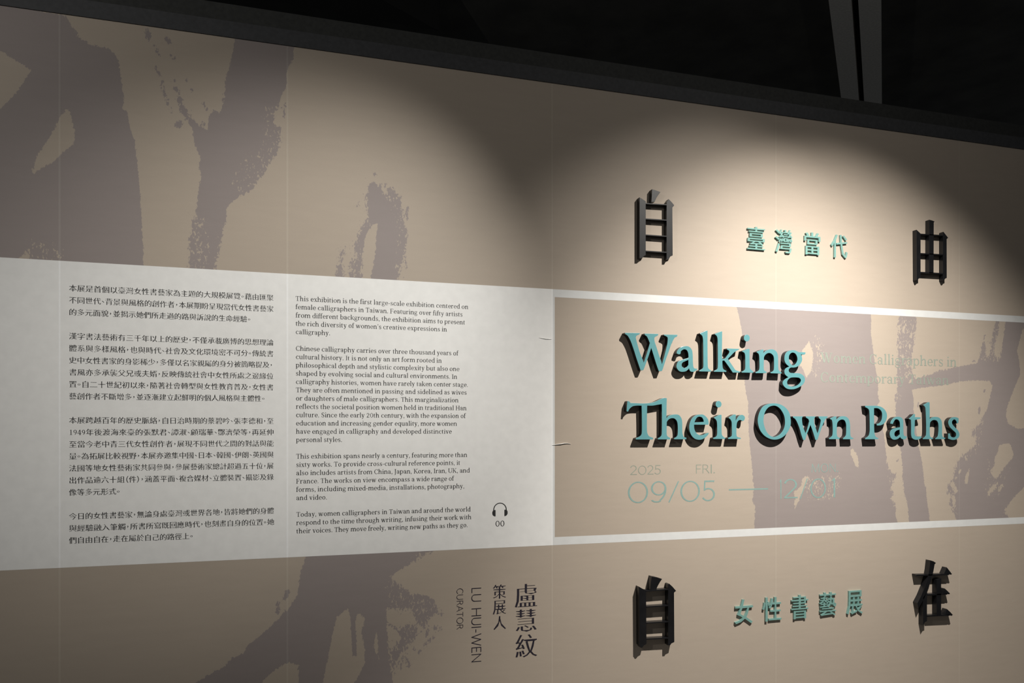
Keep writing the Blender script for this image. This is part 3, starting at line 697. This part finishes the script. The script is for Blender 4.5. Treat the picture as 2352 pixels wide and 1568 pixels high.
for text, xa, ya, xb, cap, lab in (("Women Calligraphers in", 1884, 833, 2197, 22.4, 'upper subtitle line'), ("Contemporary Taiwan", 1884, 876.5, 2179, 22.0, 'lower subtitle line')):
    xm = (xa + xb) / 2
    zb = CAMH + (HY - (ya + 4.0)) / FPX * ((unp(2040, 0)[1] - CAMH) / (HY / FPX))
    em = (unp(2040, 830 - cap)[1] - unp(2040, 830)[1]) / .67
    XA, XB_ = unp(xa, 850)[0], unp(xb, 850)[0]; k = (XB_ - XA) / (natural(text, G) - 40); x = XA - 20 * k
    for word in text.split(' '):
        ink = Ink(); set_line(ink, word, G, x + 20 * k, x + (natural(word, G) - 20) * k, zb, em)
        tag(ink.build('printed_word', M['sub_ink'], sub), 'word of the ' + lab); x += (natural(word, G) + G[' '][0]) * k

# ------------------------------------------------------------------ raised letters and characters
def smooth(pts, n=4):
    """pts: (x, y, corner) closed -> dense polyline, Catmull-Rom between corners"""
    out = []; N = len(pts)
    for i in range(N):
        p1, p2 = pts[i], pts[(i + 1) % N]; p0, p3 = pts[i - 1], pts[(i + 2) % N]
        if p1[2] and p2[2]: out.append(p1[:2]); continue
        a = p1 if p1[2] else p0; b2 = p2 if p2[2] else p3
        # tangents; ends at corners use the chord
        t1 = ((p2[0] - a[0]) / 2, (p2[1] - a[1]) / 2) if not p1[2] else ((p2[0] - p1[0]) * .5, (p2[1] - p1[1]) * .5)
        t2 = ((b2[0] - p1[0]) / 2, (b2[1] - p1[1]) / 2) if not p2[2] else ((p2[0] - p1[0]) * .5, (p2[1] - p1[1]) * .5)
        L = math.hypot(p2[0] - p1[0], p2[1] - p1[1])
        for t in (t1, t2): pass
        def cl(t):
            m_ = math.hypot(*t); 
            return (t[0] * L / m_, t[1] * L / m_) if m_ > L > 0 else t
        t1, t2 = cl(t1), cl(t2)
        m = n if L > 25 else 3
        for k in range(m):
            s = k / m; h00 = 2 * s**3 - 3 * s**2 + 1; h10 = s**3 - 2 * s**2 + s; h01 = -2 * s**3 + 3 * s**2; h11 = s**3 - s**2
            out.append((h00 * p1[0] + h10 * t1[0] + h01 * p2[0] + h11 * t2[0], h00 * p1[1] + h10 * t1[1] + h01 * p2[1] + h11 * t2[1]))
    return out
def contour(s, org, S, tdepth, sm=True):
    pts = []
    for tok in s.split():
        c = tok.endswith('*'); a, b2 = tok.rstrip('*').split(','); pts.append((float(a), float(b2), c))
    pp = smooth(pts) if sm else [p[:2] for p in pts]
    return [unp(org[0] + x / S, org[1] + y / S, tdepth) for x, y in pp]
def ellipse(cx, cy, rx, ry, org, S, tdepth, n=28):
    return [unp(org[0] + (cx + rx * math.cos(2 * math.pi * i / n)) / S, org[1] + (cy + ry * math.sin(2 * math.pi * i / n)) / S, tdepth) for i in range(n)]
def extrude_mesh(loops, y0, y1, bevel=0.0):
    """closed loops on the wall plane -> solid between y=-y0 (wall side) and y=-y1 (front)"""
    cu = bpy.data.curves.new('tmp_outline', 'CURVE'); cu.dimensions = '2D'; cu.fill_mode = 'BOTH'
    cu.extrude = (y1 - y0) / 2 - bevel; cu.bevel_depth = bevel; cu.bevel_resolution = 1; cu.offset = -bevel
    for lp in loops:
        sp = cu.splines.new('POLY'); sp.points.add(len(lp) - 1); sp.use_cyclic_u = True
        for i, (x, z) in enumerate(lp): sp.points[i].co = (x, z, 0, 1)
    ob = bpy.data.objects.new('tmp_outline', cu); COL.objects.link(ob)
    me = bpy.data.meshes.new_from_object(ob.evaluated_get(bpy.context.evaluated_depsgraph_get()))
    V = [(v.co.x, -v.co.z - (y0 + y1) / 2, v.co.y) for v in me.vertices]; F = [tuple(p.vertices) for p in me.polygons]
    bpy.data.objects.remove(ob); bpy.data.curves.remove(cu); bpy.data.meshes.remove(me)
    return V, F
def ctr(loops):
    xs = [p[0] for l in loops for p in l]; zs = [p[1] for l in loops for p in l]
    return ((min(xs) + max(xs)) / 2, 0.0, min(zs))
TL = 0.030
def letter(label, contours, group, org, S):
    loops = [ellipse(*c, org, S, TL) if isinstance(c, tuple) else contour(c, org, S, TL) for c in contours]
    o0 = ctr(loops); root = tag(empty('raised_letter', o0), label, 'letter', group)
    V, F = extrude_mesh(loops, 0.0004, TL - 0.003)
    b_ = new_obj('side_body', [(x - o0[0], y, z - o0[2]) for x, y, z in V], F, M['black'], root)
    V, F = extrude_mesh(loops, TL - 0.0029, TL, 0.0004)
    f_ = new_obj('face_panel', [(x - o0[0], y, z - o0[2]) for x, y, z in V], F, M['teal_face'], root)
    b_['label'] = 'black side of the letter'; f_['label'] = 'teal acrylic front of the letter'
    return root
G1, G2 = 'raised letters of the upper title word', 'raised letters of the lower title line'
o1, o2, o3, o4, o5, o6, o7 = (1420, 750), (1590, 750), (1720, 780), (1420, 900), (1570, 910), (1720, 910), (1960, 910)
letter('big teal raised capital W at the start of the upper title word', ["170,155* 553,162* 553,185 530,205 485,225 455,260 458,310 500,470 555,660 612,800 658,925* 735,690 815,420* 770,315 735,250 690,215 675,175* 1028,185* 1028,210 1005,235 955,260 930,295 940,390 990,540 1050,730 1085,830 1128,965* 1200,700 1262,450 1275,310 1265,270 1220,240 1185,225 1175,200* 1522,207* 1520,235 1500,262 1462,275 1430,320 1370,440 1300,640 1220,860 1150,1080 1125,1140* 1045,1143* 980,960 900,700 850,545* 800,700 740,870 660,1090 640,1120* 575,1120* 520,960 460,780 400,590 330,390 280,290 240,230 180,190*"], G1, o1, 11.2)
letter('teal raised letter a right after the big W in the upper word', ["1505,690* 1510,640 1550,580 1620,525 1720,500 1800,505 1860,545 1900,610 1915,700 1920,860 1925,960 1935,1030 1960,1070 2030,1080* 2035,1100 2000,1130 1960,1155 1900,1160 1850,1140 1820,1070* 1800,1100 1740,1145 1660,1160 1590,1150 1530,1100 1500,1030 1510,960 1540,900 1620,860 1720,830 1810,800* 1808,740 1800,680 1770,610 1710,580 1650,600 1610,640 1605,690 1570,712*",
  "1805,855* 1730,885 1660,920 1632,970 1640,1020 1670,1050 1720,1060 1770,1030 1805,985*"], G1, o1, 11.2)
letter('tall teal raised letter l before the k in the upper word', ["200,170* 370,100 395,108* 393,400 395,700 400,1000 415,1070 450,1105 498,1140* 480,1155* 182,1150* 180,1125* 235,1100 270,1070 285,1030 285,700 280,350 270,270 250,225 200,185*"], G1, o2, 11.2)
letter('teal raised letter k in the middle of the upper word', ["580,185* 745,120 770,125* 768,400 765,600 770,830* 840,820 880,770 940,690 955,650 945,615 900,590 890,560* 1215,570* 1205,590 1150,615 1080,660 1000,740 918,825* 980,920 1060,1040 1110,1110 1165,1135 1235,1155* 1225,1180* 1045,1180* 990,1100 900,970 820,870 775,880* 778,980 790,1070 820,1105 880,1135* 875,1162* 560,1160* 560,1135* 610,1115 650,1080 660,1000 660,700 655,350 645,270 620,225 585,200*"], G1, o2, 11.2)
letter('teal raised letter i with its round dot in the upper word', [(1405, 292, 75, 88), "1285,625* 1440,570 1475,572* 1475,800 1478,1000 1490,1080 1530,1120 1580,1160* 1560,1185* 1270,1180* 1270,1160* 1320,1135 1355,1105 1365,1040 1365,860 1362,740 1350,685 1320,655 1290,645*"], G1, o2, 11.2)
NW = "200,310* 345,250 380,258* 378,350* 430,290 510,255 600,245 680,275 730,340 750,430 755,600 758,720 775,790 845,845* 835,870* 560,860* 560,835* 610,815 640,785 648,700 648,500 635,420 590,365 530,340 465,355 415,400 390,450* 385,600 385,740 400,790 465,830* 440,858* 175,858* 175,835* 225,810 262,780 275,700 272,500 265,400 245,355 205,325*"
letter('teal raised letter n before the g in the upper word', [NW], G1, o3, 11.2)
letter('teal raised letter g with a looped tail ending the upper word', ["1000,300 1080,272 1180,270 1285,318* 1458,322* 1455,350 1435,380 1340,378* 1365,440 1370,530 1320,630 1240,695 1150,715 1085,715 1040,745 1025,790 1050,840 1110,855 1300,865 1390,910 1440,980 1440,1060 1400,1140 1310,1210 1200,1260 1100,1275 990,1260 910,1200 870,1120 890,1060 940,1010 1020,965* 960,920 920,860 920,790 960,730 1040,690* 960,620 920,530 920,430 950,350",
  "1030,450 1050,380 1100,335 1150,332 1200,360 1240,430 1250,520 1220,600 1170,650 1120,655 1070,610 1040,540",
  "985,1090 1010,1030 1070,980 1150,968 1280,975 1330,1010 1340,1060 1310,1120 1240,1175 1130,1205 1050,1190 1000,1150"], G1, o3, 11.2)
letter('teal raised joined T and h starting the lower title line', ["238,232* 280,238 315,280* 450,285 600,292 750,288 860,275 960,245 1050,200 1160,155 1250,158* 1245,400 1242,680* 1290,620 1380,585 1480,575 1560,590 1620,660 1645,760 1648,900 1650,1030 1665,1110 1690,1155 1755,1175* 1750,1215* 1440,1215* 1440,1185* 1490,1160 1525,1110 1535,1000 1530,850 1510,750 1460,690 1400,672 1330,685 1280,725 1250,775* 1248,900 1248,1080 1270,1140 1340,1180* 1330,1218* 1020,1218* 1022,1190* 1070,1165 1110,1120 1122,1050 1125,700 1122,310* 1000,330 880,350 745,350* 740,600 740,980 755,1070 790,1130 850,1160 905,1180* 890,1220* 455,1220* 455,1185* 520,1160 580,1120 608,1050 610,700 602,350* 480,350 380,365 320,405 280,450 255,505* 215,495* 225,370"], G2, o4, 11.2)
letter('teal raised letter e between the joined Th and the i', ["350,505 430,490 520,490 600,540 660,620 680,720 670,765* 285,765* 290,860 320,950 380,1020 450,1050 530,1040 610,1000 690,985* 660,1040 590,1110 500,1160 400,1170 300,1140 220,1060 170,950 155,830 170,720 220,610 280,545", "295,700* 330,620 380,560 440,548 500,570 540,640 545,690*"], G2, o5, 11.76)
letter('teal raised letter i with its dot in the first lower word', [(948, 212, 79, 88), "825,570* 970,500 1028,498* 1028,700 1030,950 1040,1040 1080,1090 1140,1130* 1115,1150* 805,1150* 805,1120* 860,1100 895,1070 910,1000 910,800 900,680 870,620 830,590*"], G2, o5, 11.76)
letter('teal raised letter r ending the first lower word', ["1225,570* 1360,490 1415,495* 1408,665* 1450,590 1510,520 1580,498 1640,530 1660,580 1640,640 1600,668* 1540,640 1490,650 1450,700 1435,780 1430,900 1430,1020 1450,1090 1550,1120* 1545,1150* 1205,1150* 1205,1120* 1260,1100 1300,1070 1308,1000 1305,800 1300,690 1270,625 1230,590*"], G2, o5, 11.76)
letter('large round teal raised capital O in the middle of the lower line', ["530,145 650,165 760,230 840,340 870,480 868,600 830,700 760,800 660,870 560,897 450,885 330,820 240,710 195,580 188,470 220,340 290,220 400,160", "520,192 600,215 670,280 730,390 752,500 745,620 700,730 620,810 530,842 450,820 380,750 330,640 305,520 315,400 350,300 420,220"], G2, o6, 9.046)
letter('teal raised letter w right after the large O', ["915,415* 1130,415* 1115,430 1105,460 1110,540 1130,640 1160,720 1180,770* 1215,680 1255,520* 1235,470 1195,445 1180,415* 1395,415* 1370,440 1355,480 1360,560 1390,660 1430,775* 1470,640 1495,530 1495,490 1465,455 1445,415* 1640,415* 1625,450 1595,470 1560,540 1510,660 1460,800 1430,900* 1385,905* 1350,790 1310,670 1280,590* 1240,700 1200,800 1170,905* 1130,905* 1090,790 1050,650 1000,530 960,465 920,440*"], G2, o6, 9.046)
letter('teal raised letter n ending the middle lower word', ["1690,458* 1790,415 1822,420* 1820,490* 1870,440 1920,415 2000,415 2060,450 2090,510 2105,600 2110,780 2125,840 2185,870* 2150,890* 1960,890* 1965,865* 2000,840 2020,800 2025,680 2020,570 1990,500 1940,480 1880,500 1840,550 1830,620 1828,780 1845,840 1890,860* 1880,888* 1670,888* 1672,865* 1710,845 1738,810 1745,700 1740,560 1725,490 1695,475*"], G2, o6, 9.046)
letter('teal raised capital P starting the last lower word', ["245,195* 480,195 560,210 640,260 690,340 700,420 680,500 640,560 570,600 490,605* 485,575* 550,550 590,490 602,400 590,320 550,270 500,245 430,245* 432,500 435,700 445,790 470,840 530,870* 500,890* 250,890* 255,865* 300,840 330,800 345,700 340,400 330,290 300,250 250,225*"], G2, o7, 9.046)
letter('teal raised letter a between the capital P and the t', ["770,565* 790,510 840,450 900,425 980,430 1030,480 1040,560 1040,680 1045,780 1060,820 1110,830* 1105,860 1070,890 1030,890 990,870 975,840* 930,880 860,900 800,880 765,820 765,750 800,690 870,660 975,640* 970,560 955,510 920,480 875,480 845,520 820,575*", "965,690* 900,710 860,750 855,800 880,835 920,830 968,790*"], G2, o7, 9.046)
letter('teal raised letter t in the last lower word', ["1155,465* 1200,430 1260,370 1285,372* 1280,430* 1400,435* 1395,465* 1280,490* 1275,650 1270,750 1285,810 1330,835 1400,830* 1420,840 1390,880 1330,900 1270,895 1220,860 1205,790 1205,600 1200,485* 1180,480*"], G2, o7, 9.046)
letter('tall teal raised letter h in the last lower word', ["1455,180* 1560,120 1585,125* 1588,300 1588,480* 1630,440 1700,425 1780,440 1830,500 1845,600 1845,780 1860,840 1915,865* 1900,888* 1710,888* 1715,865* 1750,845 1765,800 1775,680 1768,570 1740,510 1690,490 1640,500 1600,540 1590,620 1590,780 1605,840 1660,865* 1650,888* 1450,888* 1455,865* 1490,845 1515,800 1518,600 1510,350 1500,240 1485,210*"], G2, o7, 9.046)
letter('teal raised letter s ending the lower title line', ["2190,460* 2185,550* 2155,565* 2145,520 2110,480 2075,490 2050,530 2060,580 2110,640 2170,700 2205,780 2190,850 2130,895 2060,905 1975,880* 1975,770* 2010,770* 2020,820 2060,850 2110,850 2140,820 2130,760 2080,710 2010,640 1980,570 1990,500 2040,445 2110,430 2160,440"], G2, o7, 9.046)

# four big black characters: one solid each
def black_char(label, pieces, org, S, t):
    V, F = [], []
    loops_all = []
    for s in pieces:
        lp = [contour(s, org, S, t, sm=('~' in s) and False)]
        loops_all += lp
        v, f = extrude_mesh(lp, 0.0004, t, 0.0006); n = len(V)
        V += v; F += [tuple(i + n for i in q) for q in f]
    o0 = ctr(loops_all)
    return tag(new_obj('raised_character', V, F, M['black'], origin=o0), label, 'character', 'big black raised characters around the title')
black_char('glossy black raised Chinese character like a ladder, upper left of the four', [
  "305,258 362,293 418,330 418,1300 385,1318 345,1352 305,1352", "792,345 830,290 885,345 930,402 918,418 897,440 903,1305 860,1325 832,1372 792,1372",
  "415,360 795,383 795,402 415,379", "415,636 795,660 795,680 415,655", "415,925 798,952 798,972 415,944", "418,1215 800,1240 800,1262 418,1236",
  "530,112 605,135 682,163 655,200 612,262 575,345 518,342 525,240"], (1430, 420), 7.84, 0.027)
black_char('glossy black raised Chinese character with a middle post sticking up, upper right of the four', [
  "306,325 345,360 388,402 388,1288 350,1305 330,1330 312,1330", "563,125 620,140 670,160 652,182 648,1200 560,1200",
  "845,365 895,430 940,488 910,512 912,1290 880,1305 860,1335 838,1335 838,380",
  "385,402 845,432 845,455 385,425", "388,790 845,815 845,838 388,812", "388,1166 845,1192 845,1217 388,1190"], (2070, 490), 8.708, 0.028)
black_char('matt black raised ladder-like Chinese character, lower left of the four', [
  "268,262 325,295 385,322 392,1200 350,1225 322,1262 300,1262 285,1235 275,1225", "745,225 765,215 815,260 878,332 860,345 843,362 848,1170 800,1192 780,1222 745,1222",
  "388,326 748,298 748,318 388,346", "390,586 748,562 748,582 390,606", "390,850 748,828 748,848 390,870", "392,1112 748,1094 748,1114 392,1132",
  "478,96 560,110 648,137 615,185 580,245 548,312 455,318 462,200"], (1430, 1310), 7.127, 0.033)
black_char('matt black raised Chinese character with three flared bars, lower right of the four', [
  "525,128 580,145 628,175 603,200 580,330 545,470 490,620 420,800 312,1000 292,900 360,770 430,600 480,440 505,300", 
  "275,385 860,370 860,396 275,411", "770,372 822,255 865,310 915,375 900,388", "395,800 465,690 465,1225 430,1240 395,1300",
  "640,480 720,455 720,1115 640,1118", "470,738 830,722 830,748 470,764", "745,725 785,635 835,680 880,725 865,742",
  "470,1118 870,1102 870,1128 470,1144", "785,1105 825,1005 880,1055 930,1110 912,1128"], (2070, 1270), 7.84, 0.032)

# nine small seafoam characters
prefetch('臺灣當代女性書藝展', 'solid', 0.015, -0.003)
def teal_char(ch, label, bx, group, t=0.010):
    x0, y0, x1, y1 = bx; xc, yc = (x0 + x1) / 2, (y0 + y1) / 2
    X0, X1, Z0, Z1 = unp(x0, yc, t)[0], unp(x1, yc, t)[0], unp(xc, y1, t)[1], unp(xc, y0, t)[1]
    vv, ff = _cache[(ch, 'solid')]; ed = _edges[(ch, 'solid')]
    xs = [v[0] for v in vv]; ys = [v[1] for v in vv]; a, b2, c, d = min(xs), max(xs), min(ys), max(ys)
    W = [(X0 + (v[0] - a) / (b2 - a) * (X1 - X0), Z0 + (v[1] - c) / (d - c) * (Z1 - Z0)) for v in vv]; n = len(W)
    V = [(x, -t, z) for x, z in W] + [(x, -0.0006, z) for x, z in W]
    F = []
    for f in ff:
        ar = sum(vv[f[i]][0] * vv[f[(i + 1) % len(f)]][1] - vv[f[(i + 1) % len(f)]][0] * vv[f[i]][1] for i in range(len(f)))
        g = tuple(f) if ar > 0 else tuple(f)[::-1]
        F += [g, tuple(i + n for i in g[::-1])]
    F += [(p, p + n, q + n, q) for p, q in ed]
    return tag(new_obj('small_raised_character', V, F, M['teal_glass'], origin=((X0 + X1) / 2, 0, Z0)), label, 'character', group)
GA, GB = 'upper row of four small seafoam characters', 'lower row of five small seafoam characters'
for ch, lab, bx in (('臺', 'small seafoam raised character, leftmost of the upper row of four', (1717, 521, 1757.5, 573)), ('灣', 'small dense seafoam raised character, second in the upper row of four', (1781, 527, 1820.5, 580.7)),
                    ('當', 'small seafoam raised character, third in the upper row of four', (1847.6, 533.7, 1884.6, 585)), ('代', 'small open seafoam raised character, rightmost of the upper row of four', (1909, 539, 1947, 591.7))):
    teal_char(ch, lab, bx, GA)
for ch, lab, bx in (('女', 'small open seafoam raised character, leftmost of the lower row of five', (1688, 1376, 1729.6, 1432)), ('性', 'small seafoam raised character, second in the lower row of five', (1752, 1371, 1795, 1426)),
                    ('書', 'small seafoam raised character, middle of the lower row of five', (1818, 1366, 1856.6, 1420.7)), ('藝', 'small dense seafoam raised character, fourth in the lower row of five', (1883, 1360, 1921, 1413.7)),
                    ('展', 'small seafoam raised character, rightmost of the lower row of five', (1945.7, 1356, 1982, 1410))):
    teal_char(ch, lab, bx, GB)
